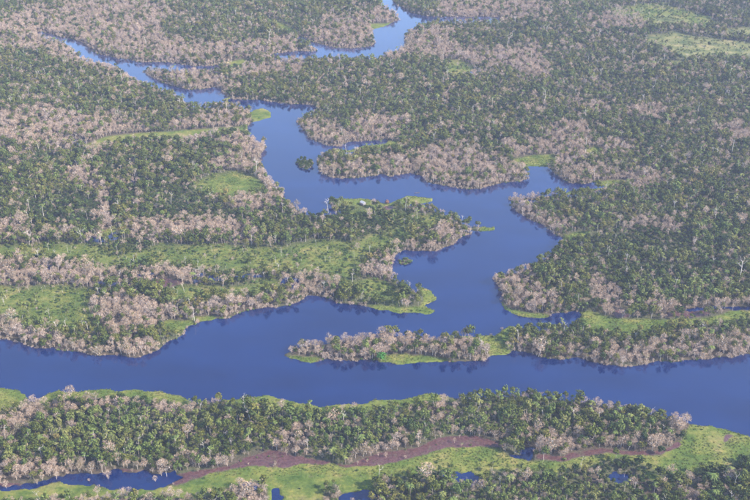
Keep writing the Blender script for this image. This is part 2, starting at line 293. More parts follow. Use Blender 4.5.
M_BRIGHT = leaf_mat("bright_leaves", [(0.0, (0.05, 0.17, 0.03)), (1.0, (0.06, 0.19, 0.035))])
def bark_mat(name, a, c):
    m, nt, b = mat(name, 0.85, 0.15)
    tc = nt.nodes.new("ShaderNodeTexCoord")
    nt.links.new(ramp(nt, noise(nt, tc.outputs["Object"], 1.4), [(0.3, a), (0.7, c)]), b.inputs["Base Color"])
    return m
M_BARK = bark_mat("grey_bark", (0.22, 0.19, 0.16), (0.42, 0.38, 0.33))
M_PALEBARK = bark_mat("pale_bark", (0.42, 0.37, 0.33), (0.66, 0.60, 0.54))
M_PALMBARK = bark_mat("palm_bark", (0.26, 0.22, 0.17), (0.40, 0.35, 0.28))

def ground_mat():
    m, nt, b = mat("flood_plain", 0.95, 0.08)
    tc = nt.nodes.new("ShaderNodeTexCoord"); P = tc.outputs["Object"]
    n1 = noise(nt, P, 0.035, 6); n2 = noise(nt, P, 0.35, 5, 0.7); n3 = noise(nt, P, 0.012, 4)
    litter = ramp(nt, n2, [(0.3, (0.050, 0.062, 0.030)), (0.55, (0.080, 0.085, 0.045)), (0.75, (0.13, 0.11, 0.075))])
    barel = ramp(nt, n2, [(0.3, (0.050, 0.045, 0.032)), (0.7, (0.12, 0.092, 0.07))])
    grass = ramp(nt, n1, [(0.30, (0.052, 0.088, 0.022)), (0.44, (0.092, 0.130, 0.029)), (0.56, (0.150, 0.165, 0.043)), (0.70, (0.225, 0.190, 0.080))])
    mp = nt.nodes.new("ShaderNodeMapping"); mp.inputs["Rotation"].default_value = (0, 0, 0.35); mp.inputs["Scale"].default_value = (1, 2.4, 1); nt.links.new(P, mp.inputs["Vector"])
    n4 = noise(nt, mp.outputs[0], 0.075, 5, 0.68)
    grass = mix(nt, 0.85, grass, ramp(nt, n4, [(0.32, (0.55, 0.68, 0.62)), (0.5, (1.0, 1.0, 1.0)), (0.66, (1.35, 1.16, 1.15))]), 'MULTIPLY')
    grass = mix(nt, 0.75, grass, ramp(nt, n2, [(0.3, (0.62, 0.66, 0.6)), (0.7, (1.3, 1.28, 1.2))]), 'MULTIPLY')
    field = ramp(nt, n1, [(0.36, (0.07, 0.095, 0.035)), (0.5, (0.14, 0.15, 0.055)), (0.66, (0.27, 0.23, 0.11))])
    mud = ramp(nt, n2, [(0.3, (0.050, 0.022, 0.024)), (0.5, (0.088, 0.040, 0.040)), (0.7, (0.125, 0.066, 0.056))])
    col = mix(nt, attr(nt, "bare"), litter, barel)
    col = mix(nt, attr(nt, "grass"), col, grass)
    col = mix(nt, attr(nt, "field"), col, field)
    mr = nt.nodes.new("ShaderNodeMath"); mr.operation = 'MULTIPLY_ADD'; mr.inputs[1].default_value = 1.45; nt.links.new(attr(nt, "mud"), mr.inputs[0])
    ms = nt.nodes.new("ShaderNodeMath"); ms.operation = 'MULTIPLY_ADD'; ms.inputs[1].default_value = 3.4; ms.inputs[2].default_value = -2.05; nt.links.new(noise(nt, P, 0.11, 5, 0.65), ms.inputs[0])
    nt.links.new(ms.outputs[0], mr.inputs[2]); mr.use_clamp = True
    col = mix(nt, mr.outputs[0], col, mud)
    gl = nt.nodes.new("ShaderNodeMapRange"); gl.inputs[3].default_value = 0.95; gl.inputs[4].default_value = 0.35; nt.links.new(mr.outputs[0], gl.inputs[0]); nt.links.new(gl.outputs[0], b.inputs["Roughness"])
    gs_ = nt.nodes.new("ShaderNodeMapRange"); gs_.inputs[3].default_value = 0.08; gs_.inputs[4].default_value = 0.5; nt.links.new(mr.outputs[0], gs_.inputs[0]); nt.links.new(gs_.outputs[0], b.inputs["Specular IOR Level"])
    col = mix(nt, attr(nt, "wet"), col, (0.035, 0.030, 0.024))
    nt.links.new(col, b.inputs["Base Color"])
    bp = nt.nodes.new("ShaderNodeBump"); bp.inputs["Strength"].default_value = 0.9; bp.inputs["Distance"].default_value = 0.9
    nt.links.new(n2, bp.inputs["Height"]); nt.links.new(bp.outputs[0], b.inputs["Normal"])
    return m

def water_mat():
    """dark blue water body under a mirror-like, lightly rippled surface"""
    m, nt, b = mat("river_water", 0.5, 0.0)
    tc = nt.nodes.new("ShaderNodeTexCoord"); P = tc.outputs["Object"]
    mp = nt.nodes.new("ShaderNodeMapping"); mp.inputs["Rotation"].default_value = (0, 0, 0.5); mp.inputs["Scale"].default_value = (1, 2.6, 1)
    nt.links.new(P, mp.inputs["Vector"])
    big = noise(nt, mp.outputs[0], 0.009, 5)
    nt.links.new(ramp(nt, big, [(0.35, WATER_A), (0.65, WATER_B)]), b.inputs["Base Color"])
    rr = nt.nodes.new("ShaderNodeMapRange"); rr.inputs[1].default_value = 0.35; rr.inputs[2].default_value = 0.7; rr.inputs[3].default_value = 0.05; rr.inputs[4].default_value = 0.16
    g = nt.nodes.new("ShaderNodeBsdfGlossy"); g.inputs["Color"].default_value = (1, 1, 1, 1)
    nt.links.new(big, rr.inputs[0]); nt.links.new(rr.outputs[0], g.inputs["Roughness"])
    w = noise(nt, P, 0.9, 3, 0.55)
    bp = nt.nodes.new("ShaderNodeBump"); bp.inputs["Strength"].default_value = 0.15; bp.inputs["Distance"].default_value = 0.2
    nt.links.new(w, bp.inputs["Height"])
    fr = nt.nodes.new("ShaderNodeFresnel"); fr.inputs["IOR"].default_value = 1.333
    k = nt.nodes.new("ShaderNodeMath"); k.operation = 'MULTIPLY'; k.inputs[1].default_value = WATER_GLOSS; k.use_clamp = True
    nt.links.new(fr.outputs[0], k.inputs[0])
    mx = nt.nodes.new("ShaderNodeMixShader")
    nt.links.new(k.outputs[0], mx.inputs[0]); nt.links.new(b.outputs[0], mx.inputs[1]); nt.links.new(g.outputs[0], mx.inputs[2])
    for n_ in (b, g): nt.links.new(bp.outputs[0], n_.inputs["Normal"])
    nt.links.new(mx.outputs[0], nt.nodes["Material Output"].inputs["Surface"])
    return m
WATER_A, WATER_B, WATER_GLOSS = (0.001, 0.008, 0.054), (0.002, 0.014, 0.080), 2.4
M_GROUND, M_RIVER = ground_mat(), water_mat()

# ------------------------------------------------------------------ ground and water
def grid_axis(lo, hi, n, far_lo, far_hi, k):
    core = np.linspace(lo, hi, n)
    g = (np.arange(1, k + 1) / k) ** 2
    return np.concatenate([lo - (lo - far_lo) * g[::-1], core, hi + (far_hi - hi) * g])

def mesh_grid(name, X, Y, Z, material):
    ny, nx = X.shape
    co = np.stack([X, Y, Z], -1).reshape(-1, 3).astype(np.float32)
    i = np.arange(ny * nx).reshape(ny, nx)
    q = np.stack([i[:-1, :-1], i[:-1, 1:], i[1:, 1:], i[1:, :-1]], -1).reshape(-1, 4)
    me = bpy.data.meshes.new(name)
    me.vertices.add(len(co)); me.vertices.foreach_set("co", co.ravel())
    me.loops.add(q.size); me.loops.foreach_set("vertex_index", q.ravel().astype(np.int32))
    me.polygons.add(len(q)); me.polygons.foreach_set("loop_start", np.arange(0, q.size, 4, dtype=np.int32))
    me.update(calc_edges=True)
    me.polygons.foreach_set("use_smooth", np.ones(len(q), bool))
    me.materials.append(material)
    return me

def link(name, me, parent=None):
    o = bpy.data.objects.new(name, me); sc.collection.objects.link(o); o.parent = parent; return o

def tag(o, label=None, cat=None, group=None, kind=None):
    for k, v in (('label', label), ('category', cat), ('group', group), ('kind', kind)):
        if v: o[k] = v
    return o

# finer rows near the viewer: the row positions follow a geometric series of distances
rows = grid_axis(0, 1, 560, 0, 0, 0) if False else None
dist = 640.0 * (2750.0 / 640.0) ** np.linspace(0, 1, 620)
dist = np.concatenate([[-250, 0, 250, 450, 560], dist, [2900, 3200, 3600]])
cols = grid_axis(-0.62, 0.62, 520, -1.6, 1.6, 10)
half = 0.35 * CAM_H + 0.87 * np.maximum(dist, 300)
GX = cols[None, :] * half[:, None]; GY = np.repeat(dist[:, None], len(cols), 1)
S = surface(GX.ravel(), GY.ravel())
gme = mesh_grid("flood_plain", GX, GY, S['z'].reshape(GX.shape), M_GROUND)
wet = np.clip((S['water'] - 0.2) * 3, 0, 1)
for nm, val in (("grass", np.clip(np.maximum(S['grass'] * 1.6 - 0.3, 0.75 * (S['scrub'] * 1.4 - 0.2)), 0, 1)), ("mud", np.clip(S['mud'] * 2.2 - 0.85, 0, 1)),
                ("bare", np.clip(S['bare'] * 1.2 - 0.1, 0, 1)), ("field", np.clip(S['field'] * 1.6 - 0.3, 0, 1)), ("wet", np.clip((S['water'] - 0.12) * 4, 0, 1) * (1 - np.clip(S['grass'] * 2, 0, 1)) * 0.8)):
    a = gme.attributes.new(nm, 'FLOAT', 'POINT'); a.data.foreach_set("value", val.astype(np.float32))
tag(link("flood_plain", gme), "flat green and brown flood plain between the river arms", "ground", kind="structure")
wme = bpy.data.meshes.new("river")
wx_, wy0, wy1 = 4200.0, -240.0, 3580.0
wme.from_pydata([(-wx_, wy0, 0), (wx_, wy0, 0), (wx_, wy1, 0), (-wx_, wy1, 0)], [], [(0, 1, 2, 3)])
wme.materials.append(M_RIVER)
tag(link("river", wme), "blue winding river with side arms and flooded pools", "river", kind="structure")

# ------------------------------------------------------------------ plants: shapes
class MB:
    def __init__(s): s.v = []; s.f = []; s.m = []
    def quad(s, c, n, w, h, roll, mi=0):
        n = n.normalized(); t = n.orthogonal().normalized(); b = n.cross(t)
        t2 = t * math.cos(roll) + b * math.sin(roll); b2 = n.cross(t2)
        k = len(s.v)
        s.v += [tuple(c - t2 * w - b2 * h * 0.6), tuple(c + t2 * w * 0.8 - b2 * h), tuple(c + t2 * w + b2 * h * 0.7), tuple(c - t2 * w * 0.7 + b2 * h)]
        s.f.append((k, k + 1, k + 2, k + 3)); s.m.append(mi)
    def limb(s, a, b, ra, rb, n=4, mi=0):
        d = (b - a).normalized(); t = d.orthogonal().normalized(); u = d.cross(t); k = len(s.v)
        for p, r in ((a, ra), (b, rb)):
            for i in range(n):
                an = 2 * math.pi * i / n; s.v.append(tuple(p + t * r * math.cos(an) + u * r * math.sin(an)))
        for i in range(n):
            s.f.append((k + i, k + (i + 1) % n, k + n + (i + 1) % n, k + n + i)); s.m.append(mi)
    def sliver(s, a, b, w, mi=0):
        d = b - a; t = d.cross(Vector((R.gauss(0, 1), R.gauss(0, 1), R.gauss(0, 1)))).normalized() * w; k = len(s.v)
        s.v += [tuple(a - t), tuple(a + t), tuple(b + t * 0.35), tuple(b - t * 0.35)]
        s.f.append((k, k + 1, k + 2, k + 3)); s.m.append(mi)
    def mesh(s, name, mats):
        me = bpy.data.meshes.new(name); me.from_pydata(s.v, [], s.f)
        for m_ in mats: me.materials.append(m_)
        if len(mats) > 1: me.polygons.foreach_set("material_index", np.array(s.m, np.int32))
        me.update(); return me

def rdir(up=0.0):
    while True:
        v = Vector((R.uniform(-1, 1), R.uniform(-1, 1), R.uniform(-1 + up, 1)))
        if 0.05 < v.length < 1: return v.normalized()

def trunk_shape(mb, h, r, lean=0.06, limbs=5, spread=2.2, rise=0.3):
    tips = []; p = Vector((0, 0, -0.7)); seg = 4; pts = [p]; d = Vector((R.gauss(0, lean), R.gauss(0, lean), 1))
    for i in range(seg):
        q = p + d * ((h + 0.7) / seg); ra = r * (1 - 0.6 * i / seg); rb = r * (1 - 0.6 * (i + 1) / seg)
        mb.limb(p, q, ra, rb, 5); p = q; pts.append(p); d = (d + Vector((R.gauss(0, lean), R.gauss(0, lean), 0)))
    for i in range(limbs):
        t = R.uniform(0.55, 1.0); an = 2 * math.pi * (i + R.random() * 0.6) / limbs
        ft = min(t * seg, seg - 0.05); a = pts[int(ft)].lerp(pts[int(ft) + 1], ft - int(ft)); b = a + Vector((math.cos(an) * spread * R.uniform(.6, 1.1), math.sin(an) * spread * R.uniform(.6, 1.1), h * rise * R.uniform(.5, 1.2)))
        mid = a.lerp(b, 0.5) + Vector((0, 0, -0.15 * spread))
        mb.limb(a, mid, r * .42, r * .28, 4); mb.limb(mid, b, r * .28, r * .10, 4); tips.append(b)
    return p, tips

def leafy_shape(w, h, dens=1.0, flat=0.8):
    """crown w across and h tall overall: uneven lobes of leaf sprays"""
    tr, cr = MB(), MB()
    top, tips = trunk_shape(tr, h * 0.58, 0.20, limbs=5, spread=w * 0.30, rise=0.22)
    lobes = []
    n = R.randint(7, 10)
    for i in range(n):
        an = 2 * math.pi * i / n + R.uniform(-.4, .4); rr = w * 0.5 * R.uniform(0.35, 0.72)
        lobes.append((Vector((math.cos(an) * rr, math.sin(an) * rr, h * R.uniform(0.52, 0.80))), w * R.uniform(0.15, 0.24)))
    lobes.append((Vector((R.uniform(-.5, .5), R.uniform(-.5, .5), h * 0.84)), w * R.uniform(0.19, 0.26)))
    lobes.append((Vector((R.uniform(-.6, .6), R.uniform(-.6, .6), h * 0.62)), w * 0.27))
    for c, r in lobes:
        k = int(26 * dens * (r / (w * 0.2)) ** 1.5)
        for _ in range(k):
            d = rdir(0.35); rad = r * R.uniform(0.72, 1.12)
            p = c + Vector((d.x * rad, d.y * rad, d.z * rad * flat))
            nrm = d + rdir() * 0.55
            s_ = R.uniform(0.26, 0.50)
            cr.quad(p, nrm, s_, s_ * R.uniform(.6, 1), R.uniform(0, 6.28))
    return tr, cr

def bare_shape(w, h):
    """leafless: branching limbs ending in rounded brushes of fine twigs"""
    tr, cr = MB(), MB()
    top, tips = trunk_shape(tr, h * 0.48, 0.19, lean=0.09, limbs=6, spread=w * 0.33, rise=0.5)
    tips.append(top + Vector((0, 0, h * 0.26)))
    for b in tips:
        r = w * R.uniform(0.17, 0.25); c = b + Vector((0, 0, r * 0.2))
        for j in range(4):
            d = (rdir(0.9) + Vector((0, 0, 0.5))).normalized(); tr.limb(b, b + d * r * 0.8, 0.06, 0.03, 3)
        for q in range(36):
            d = rdir(0.45); p = c + d * r * R.uniform(0.45, 0.8)
            e = c + (d + Vector((0, 0, 0.22)) + rdir() * 0.25).normalized() * r * R.uniform(0.95, 1.3)
            cr.sliver(p, e, R.uniform(0.06, 0.13))
    for _ in range(36):
        a = top * R.uniform(.3, 1.0); d = rdir(1.0); cr.sliver(a, a + d * R.uniform(0.8, 2.0), 0.06)
    return tr, cr

def snag_shape(h):
    tr, cr = MB(), MB()
    top, tips = trunk_shape(tr, h, 0.26, lean=0.05, limbs=R.randint(3, 6), spread=h * 0.17, rise=0.12)
    for b in tips:
        for j in range(3):
            d = (rdir(0.8) + Vector((0, 0, .4))).normalized(); cr.limb(b, b + d * R.uniform(0.8, 1.8), 0.07, 0.03, 3)
    return tr, cr

def slender_shape(h):
    """thin pale trunk with a few parasol tufts of big leaves"""
    tr, cr = MB(), MB()
    top, tips = trunk_shape(tr, h * 0.84, 0.16, lean=0.03, limbs=5, spread=h * 0.15, rise=0.14)
    for b in tips + [top]:
        for j in range(9):
            an = 2 * math.pi * j / 9 + R.uniform(-.3, .3); d = Vector((math.cos(an), math.sin(an), R.uniform(-.1, .6)))
            cr.quad(b + d * R.uniform(.4, 1.0), Vector((d.x * .5, d.y * .5, 1)), R.uniform(.35, .55), R.uniform(.35, .55), R.uniform(0, 6.28))
    return tr, cr

def palm_shape(h):
    tr, cr = MB(), MB()
    p = Vector((0, 0, -.6)); q = Vector((R.gauss(0, .3), R.gauss(0, .3), h * .8)); m_ = p.lerp(q, .5) + Vector((R.gauss(0, .2), R.gauss(0, .2), 0))
    tr.limb(p, m_, .2, .17, 6); tr.limb(m_, q, .17, .14, 6)
    for j in range(13):
        an = 2 * math.pi * j / 13 + R.uniform(-.2, .2); L = h * R.uniform(.24, .32); el = R.uniform(.15, 1.1)
        d = Vector((math.cos(an), math.sin(an), 0)); side = Vector((-d.y, d.x, 0)); prev = q; k = len(cr.v)
        for s_ in range(5):
            t = s_ / 4; c = q + d * (L * t) + Vector((0, 0, L * (el * t - (0.6 + el * .6) * t * t)))
            w = 0.42 * math.sin(math.pi * (0.12 + 0.86 * t)); cr.v += [tuple(c - side * w - Vector((0, 0, w * .4))), tuple(c), tuple(c + side * w - Vector((0, 0, w * .4)))]
        for s_ in range(4):
            a = k + s_ * 3
            cr.f += [(a, a + 1, a + 4, a + 3), (a + 1, a + 2, a + 5, a + 4)]; cr.m += [0, 0]
    return tr, cr

def shrub_shape(w, h):
    tr, cr = MB(), MB()
    for j in range(5):
        d = rdir(1.0); tr.limb(Vector((0, 0, -.3)), Vector((d.x * w * .3, d.y * w * .3, h * .6)), .05, .02, 3)
    n = R.randint(4, 6)
    for i in range(n):
        an = 2 * math.pi * i / n + R.uniform(-.5, .5); rr = w * .5 * R.uniform(.2, .6); c = Vector((math.cos(an) * rr, math.sin(an) * rr, h * R.uniform(.25, .55))); r = w * R.uniform(.2, .3)
        for _ in range(16):
            d = rdir(.6); p = c + Vector((d.x * r, d.y * r, d.z * r * h / w * 1.2)); s_ = R.uniform(.22, .42)
            cr.quad(p, d + rdir() * .5, s_, s_ * .8, R.uniform(0, 6.28))
    return tr, cr

SPECIES = {}          # kind -> (list of (trunk mesh, crown mesh, joined mesh), part names)
def species(kind, shapes, bark, leaf, tn='trunk', cn='crown'):
    out = []
    for tr, cr in shapes:
        both = MB(); both.v = tr.v + cr.v; k = len(tr.v)
        both.f = tr.f + [tuple(i + k for i in f) for f in cr.f]; both.m = [0] * len(tr.f) + [1] * len(cr.f)
        out.append((tr.mesh(tn, [bark]), cr.mesh(cn, [leaf]), both.mesh(kind, [bark, leaf])))
    SPECIES[kind] = (out, tn, cn)
leafy_shapes = [leafy_shape(R.uniform(6.0, 8.2), R.uniform(9.5, 13)) for _ in range(7)]
species('leafy_tree', leafy_shapes, M_BARK, M_LEAF)
species('pale_leafy_tree', [leafy_shape(R.uniform(4.6, 6.4), R.uniform(9, 13), flat=1.2) for _ in range(5)], M_PALEBARK, M_LIGHTLEAF)
species('dark_leafy_tree', [leafy_shape(R.uniform(5.5, 8.0), R.uniform(6.5, 9.5), dens=1.15) for _ in range(5)], M_BARK, M_DARKLEAF)
species('bare_tree', [bare_shape(R.uniform(5.5, 8.0), R.uniform(8.0, 11.5)) for _ in range(8)], M_PALEBARK, M_TWIG, 'trunk', 'crown')
species('dead_tree', [snag_shape(R.uniform(10, 15)) for _ in range(5)], M_PALEBARK, M_PALEBARK, 'trunk', 'branches')
species('slender_tree', [slender_shape(R.uniform(10, 14)) for _ in range(4)], M_PALEBARK, M_LIGHTLEAF)
species('palm_tree', [palm_shape(R.uniform(9, 13)) for _ in range(4)], M_PALMBARK, M_LIGHTLEAF, 'trunk', 'fronds')
species('shrub', [shrub_shape(R.uniform(2.6, 4.2), R.uniform(1.8, 3.0)) for _ in range(6)], M_BARK, M_SHRUB, 'stems', 'foliage')
KINDS = list(SPECIES)

# ------------------------------------------------------------------ where every plant stands
def scatter():
    xs, ys = [], []
    CELL = 4.4
    gy = np.arange(610, 2620, CELL)
    for y in gy:
        hw = 0.36 * (0.35 * CAM_H + 0.87 * y) * 1.85
        gx = np.arange(-hw, hw, CELL)
        xs.append(gx); ys.append(np.full(len(gx), y))
    x = np.concatenate(xs); y = np.concatenate(ys)
    x = x + RNG.uniform(-.5, .5, len(x)) * CELL * 1.1; y = y + RNG.uniform(-.5, .5, len(y)) * CELL * 1.1
    s = surface(x, y); n = len(x); u = RNG.random(n); u2 = RNG.random(n); u3 = RNG.random(n)
    nb = fbm(x, y, 38, 31) + 0.5 * fbm(x, y, 13, 39, 2); nl = fbm(x, y, 60, 33); nd = fbm(x, y, 50, 35)
    kind = np.full(n, -1); scale = np.ones(n)
    K = {k: i for i, k in enumerate(KINDS)}
    land = s['z'] > 0.12
    grass = (s['grass'] > 0.42) | (s['mud'] > 0.66); field = s['field'] > 0.4
    scrub = (s['scrub'] + nb * 0.5 > 0.5); dark = s['dark'] + nd * 0.5 > 0.5
    # forest
    pb = np.clip(s['bare'] * 1.15 - 0.10 + nb * 1.25, 0.06, 0.82)
    farther = np.clip((300 - s['py']) / 300, 0, 1)
    pb = np.maximum(pb, 0.13 + 0.15 * farther)
    isb = u < pb
    kind[:] = K['leafy_tree']
    pl = np.clip(s['light'] * 0.8 + nl * 1.5 + 0.10, 0.02, 0.85); pdk = np.clip(s['dark'] * 0.5 - nl * 1.6 + 0.14, 0.03, 0.8)
    kind[u2 < pl] = K['pale_leafy_tree']; kind[(u2 > 1 - pdk)] = K['dark_leafy_tree']
    kind[(u3 < 0.07)] = K['slender_tree']; kind[(u3 > 0.965)] = K['palm_tree']
    kind[isb] = K['bare_tree']
    kind[(u3 > 0.93) & (u3 < 0.955) & ~isb] = K['dead_tree']
    keep = (u2 * 0.999 < 2) & (RNG.random(n) < 0.86)
    # thickets, scrub, meadow
    dk = dark & (RNG.random(n) < 0.75); kind[dk & (u < .78)] = K['dark_leafy_tree']; scale[dk] = 0.62; keep |= dk
    sc_ = scrub & ~dark
    r = RNG.random(n)
    bs = np.clip(s['bare'] * 2 - 0.6, 0, 1)
    kind[sc_ & (r < .26)] = K['shrub']; keep[sc_ & (r > 0.40 + 0.4 * bs)] = False
    kind[sc_ & (r > .38) & (r < .40)] = K['dead_tree']; scale[sc_ & (r > .26) & (r < .80)] = 0.66
    g = grass | field
    keep[g] = False
    gs = g & (RNG.random(n) < np.where(field, 0.24, 0.012)); keep[gs] = True; kind[gs & ((u < .7) | ~field)] = K['shrub']; scale[gs] = 0.7
    fringe = (s['py'] > 384) & (s['py'] < 414) & (s['grass'] > 0.06); keep[fringe & (s['grass'] > 0.2)] = False; kind[fringe] = np.where(u[fringe] < .5, K['bare_tree'], K['shrub']); scale[fringe] *= 0.7
    mt = (s['mud'] > 0.5) & (RNG.random(n) < 0.10) & land; keep[mt] = True; kind[mt] = np.where(u[mt] < .6, K['bare_tree'], K['shrub']); scale[mt] = 0.55
    # flooded trees standing in shallow ponds and just off the banks
    edge = (s['water'] > 0.25) & (s['water'] < 0.80)
    keep[~land] = False
    keep[(s['water'] > 0.08) & (s['grass'] > 0.12)] = False
    fl = ~land & ((s['pond'] > 0.12) & (RNG.random(n) < np.where(s['py'] < 300, 0.45, 0.07))); keep[fl] = True; kind[fl] = np.where(u[fl] < .7, K['bare_tree'], K['dead_tree'])
    bank = edge & (s['grass'] < 0.25) & (s['mud'] < 0.25) & ((s['py'] < 385) | (s['py'] > 440)) & (s['pond'] < 0.3) & (s['dark'] < 0.4)
    kind[bank & (u3 < 0.78)] = K['bare_tree']; scale[bank] *= 0.72; keep |= bank & (RNG.random(n) < 0.95)
    scale *= np.clip(1.0 + 0.55 * fbm(x, y, 55, 61), 0.75, 1.3)
    scale *= 0.93 * np.exp(RNG.normal(0, 0.25, n)) * np.where(kind == K['shrub'], 1.1, 1.0)
    big = RNG.random(n) < 0.05; scale[big] *= 1.3
    lowi = (np.abs(s['px'] - 405.5) < 9) & (np.abs(s['py'] - 261.5) < 5); kind[lowi] = K['shrub']; scale[lowi] = 1.2
    lowj = (np.abs(s['px'] - 304.5) < 10) & (np.abs(s['py'] - 164) < 7); kind[lowj] = K['dark_leafy_tree']; scale[lowj] = 0.75
    # keep the clearing round the house, and the water under the small things, free
    hx, hy = to_ground(363, 204)
    keep[(np.abs(x - hx) < 13) & (y - hy < 14) & (y - hy > -34)] = False
    z = np.where(land, s['z'] - 0.1, -0.9); z = np.where(bank, z - RNG.uniform(0.3, 2.6, n) * np.where(kind == K['shrub'], 0.2, 1.0), z)
    d = y * CP + CAM_H * SP
    # a fringe of low leafless shrubs along the flooded banks, rooted under water
    ex, ey = [], []
    for yb in np.arange(860, 2100, 2.5):
        hw = 0.36 * (0.35 * CAM_H + 0.87 * yb) * 1.7; gx = np.arange(-hw, hw, 2.5); ex.append(gx); ey.append(np.full(len(gx), yb))
    ex = np.concatenate(ex); ey = np.concatenate(ey); ex = ex + RNG.uniform(-1.4, 1.4, len(ex)); ey = ey + RNG.uniform(-1.4, 1.4, len(ey))
    epx, epy = to_photo(ex, ey); q = sample(M_WATER, epx, epy); m = (q > 0.02) & (q < 0.98); ex, ey = ex[m], ey[m]
    t = surface(ex, ey); m = (t['water'] > 0.30) & (t['water'] < 0.74) & (t['grass'] < 0.2) & (t['mud'] < 0.2) & (t['py'] < 385) & (RNG.random(len(ex)) < 0.8) & ~((np.abs(t['px'] - 405.5) < 10) & (np.abs(t['py'] - 262) < 6))
    ne = int(m.sum()); ek = np.where(RNG.random(ne) < np.where(t['dark'][m] > .4, .1, .8), K['bare_tree'], K['shrub']); es = np.where(ek == K['shrub'], RNG.uniform(.6, 1.2, ne), RNG.uniform(.32, .62, ne))
    ez = np.where(ek == K['shrub'], -0.3, -RNG.uniform(1.0, 2.2, ne))
    cat = lambda a, b: np.concatenate([a, b])
    return dict(x=cat(x[keep], ex[m]), y=cat(y[keep], ey[m]), z=cat(z[keep], ez), kind=cat(kind[keep], ek), scale=cat(scale[keep], es), px=cat(s['px'][keep], t['px'][m]), py=cat(s['py'][keep], t['py'][m]),
                depth=cat(d[keep], ey[m] * CP + CAM_H * SP), rot=RNG.uniform(0, 6.283, keep.sum() + ne), var=RNG.integers(0, 1000, keep.sum() + ne))
PL = scatter()
NP_ = len(PL['x'])

# ------------------------------------------------------------------ single trees: up to 300 of each kind, those that show largest
def place(px, py):
    """which stretch of the near bank a plant stands on, named by what lies beside it"""
    def pick(stops):
        for x, t in stops:
            if px < x: return t
    if py > 484 or (px > 320 and py > 468) or (px > 676 and py > 455):
        return "in the bottom thicket, " + pick([(75, "left corner"), (165, "under the long pool"), (235, "under the meadow's west end"), (300, "by the narrow pool"), (345, "beside the bottom pool"),
            (400, "right of the bottom pool"), (450, "left of the dark pool"), (510, "under the dark pool"), (570, "under mid meadow"), (610, "left of the shaded pool"), (650, "around the shaded pool"), (700, "under the wide meadow"), (900, "right corner")])
    x0 = np.interp(px, [0, 90, 190, 300, 430, 560, 690], [402, 396, 402, 404, 396, 399, 424]); x1 = np.interp(px, [0, 90, 180, 262, 350, 450, 520, 600, 690], [486, 474, 472, 452, 465, 436, 448, 449, 440])
    if py < min(x0 - 4, 386):
        if 276 < px < 494 and py > 326: return "on the long island, " + pick([(320, "western tip"), (360, "west part"), (400, "above the bright bush"), (445, "east part"), (900, "eastern end")])
        if px >= 494 and py > 322: return "on the spit right of the island, " + pick([(540, "western end"), (590, "west part"), (640, "middle"), (695, "east part"), (900, "right frame edge")])
        if px > 480: return "on the forested right bank, " + pick([(540, "at the lake shore"), (600, "behind the shore"), (670, "above the meadow"), (900, "right frame edge")])
        return "on the left peninsula, " + pick([(60, "left frame edge"), (120, "river bank"), (180, "at the bank's bend"), (240, "by the grassy cove"), (310, "middle of the bank"), (380, "towards the tip"), (900, "at the tip")])
    t = (py - x0) / max(x1 - x0, 1)
    row = "river edge" if t < 0.15 else "back row" if t < 0.4 else "middle" if t < 0.65 else "third row" if t < 0.85 else "meadow edge"
    return row + " of the near belt, " + pick([(45, "far left"), (90, "pool's west end"), (135, "mid pool"), (185, "pool's east end"), (240, "first mud tongue"), (305, "broad mud bay"), (350, "narrow mud neck"),
        (405, "pale mid meadow"), (455, "before the mud crest"), (508, "mud crest"), (545, "hook-shaped pool"), (605, "brown stream"), (650, "mud's east end"), (900, "eastern tip")])

LOOK = {'leafy_tree': ("leafy green tree", "tree"), 'pale_leafy_tree': ("pale yellow-green tree", "tree"), 'dark_leafy_tree': ("dark green bushy tree", "tree"),
        'bare_tree': ("leafless pinkish-grey tree", "bare tree"), 'dead_tree': ("pale dead standing trunk", "dead tree"), 'slender_tree': ("slender pale-stemmed tree", "tree"),
        'palm_tree': ("palm with arching fronds", "palm"), 'shrub': ("round green shrub", "shrub")}
def crown_word(me):
    co = np.empty(len(me.vertices) * 3, np.float32); me.vertices.foreach_get("co", co); e = np.ptp(co.reshape(-1, 3), axis=0)
    return float(max(e[0], e[1]) / max(e[2], 0.1))
CROWN = {}
for k, (ms_, _, _) in SPECIES.items():
    r_ = [crown_word(m_[1]) for m_ in ms_]; q1, q2 = np.quantile(r_, [.34, .67]); CROWN[k] = ["narrow " if v < q1 else "wide " if v > q2 else "" for v in r_]
single = np.zeros(NP_, bool)
def single_plant(name, kind, var, loc, rot, scl, label, cat, group=None, leaf=None):
    meshes, tn, cn = SPECIES[kind]; tm, cm, _ = meshes[var % len(meshes)]
    o = link(name, None); o.location = loc; o.rotation_euler = (0, 0, rot); o.scale = (scl, scl, scl) if not isinstance(scl, tuple) else scl
    link(tn, tm, o); c = link(cn, cm, o)
    if leaf:
        c.material_slots[0].link = 'OBJECT'; c.material_slots[0].material = leaf
    return tag(o, label, cat, group)
vis = (PL['px'] > 2) & (PL['px'] < 748) & (PL['py'] < 503) & (PL['py'] > 2)
for ki, k in enumerate(KINDS):
    idx = np.nonzero((PL['kind'] == ki) & vis)[0]
    idx = idx[np.argsort(-PL['scale'][idx] ** 0.4 / PL['depth'][idx])][:{'shrub': 200, 'palm_tree': 160, 'dead_tree': 160, 'slender_tree': 200}.get(k, 290)]
    single[idx] = True
    for i in idx:
        pl = place(PL['px'][i], PL['py'][i]); sw = ('large ' if k == 'shrub' else 'tall ') if PL['scale'][i] > 1.12 else 'small ' if PL['scale'][i] < 0.88 else ''
        sw += '' if k in ('slender_tree', 'palm_tree', 'dead_tree', 'shrub') else CROWN[k][int(PL['var'][i]) % len(CROWN[k])]
        single_plant(k, k, int(PL['var'][i]), (PL['x'][i], PL['y'][i], PL['z'][i]), PL['rot'][i], float(PL['scale'][i]), sw + LOOK[k][0] + " " + pl, LOOK[k][1], sw + LOOK[k][0] + " " + pl)

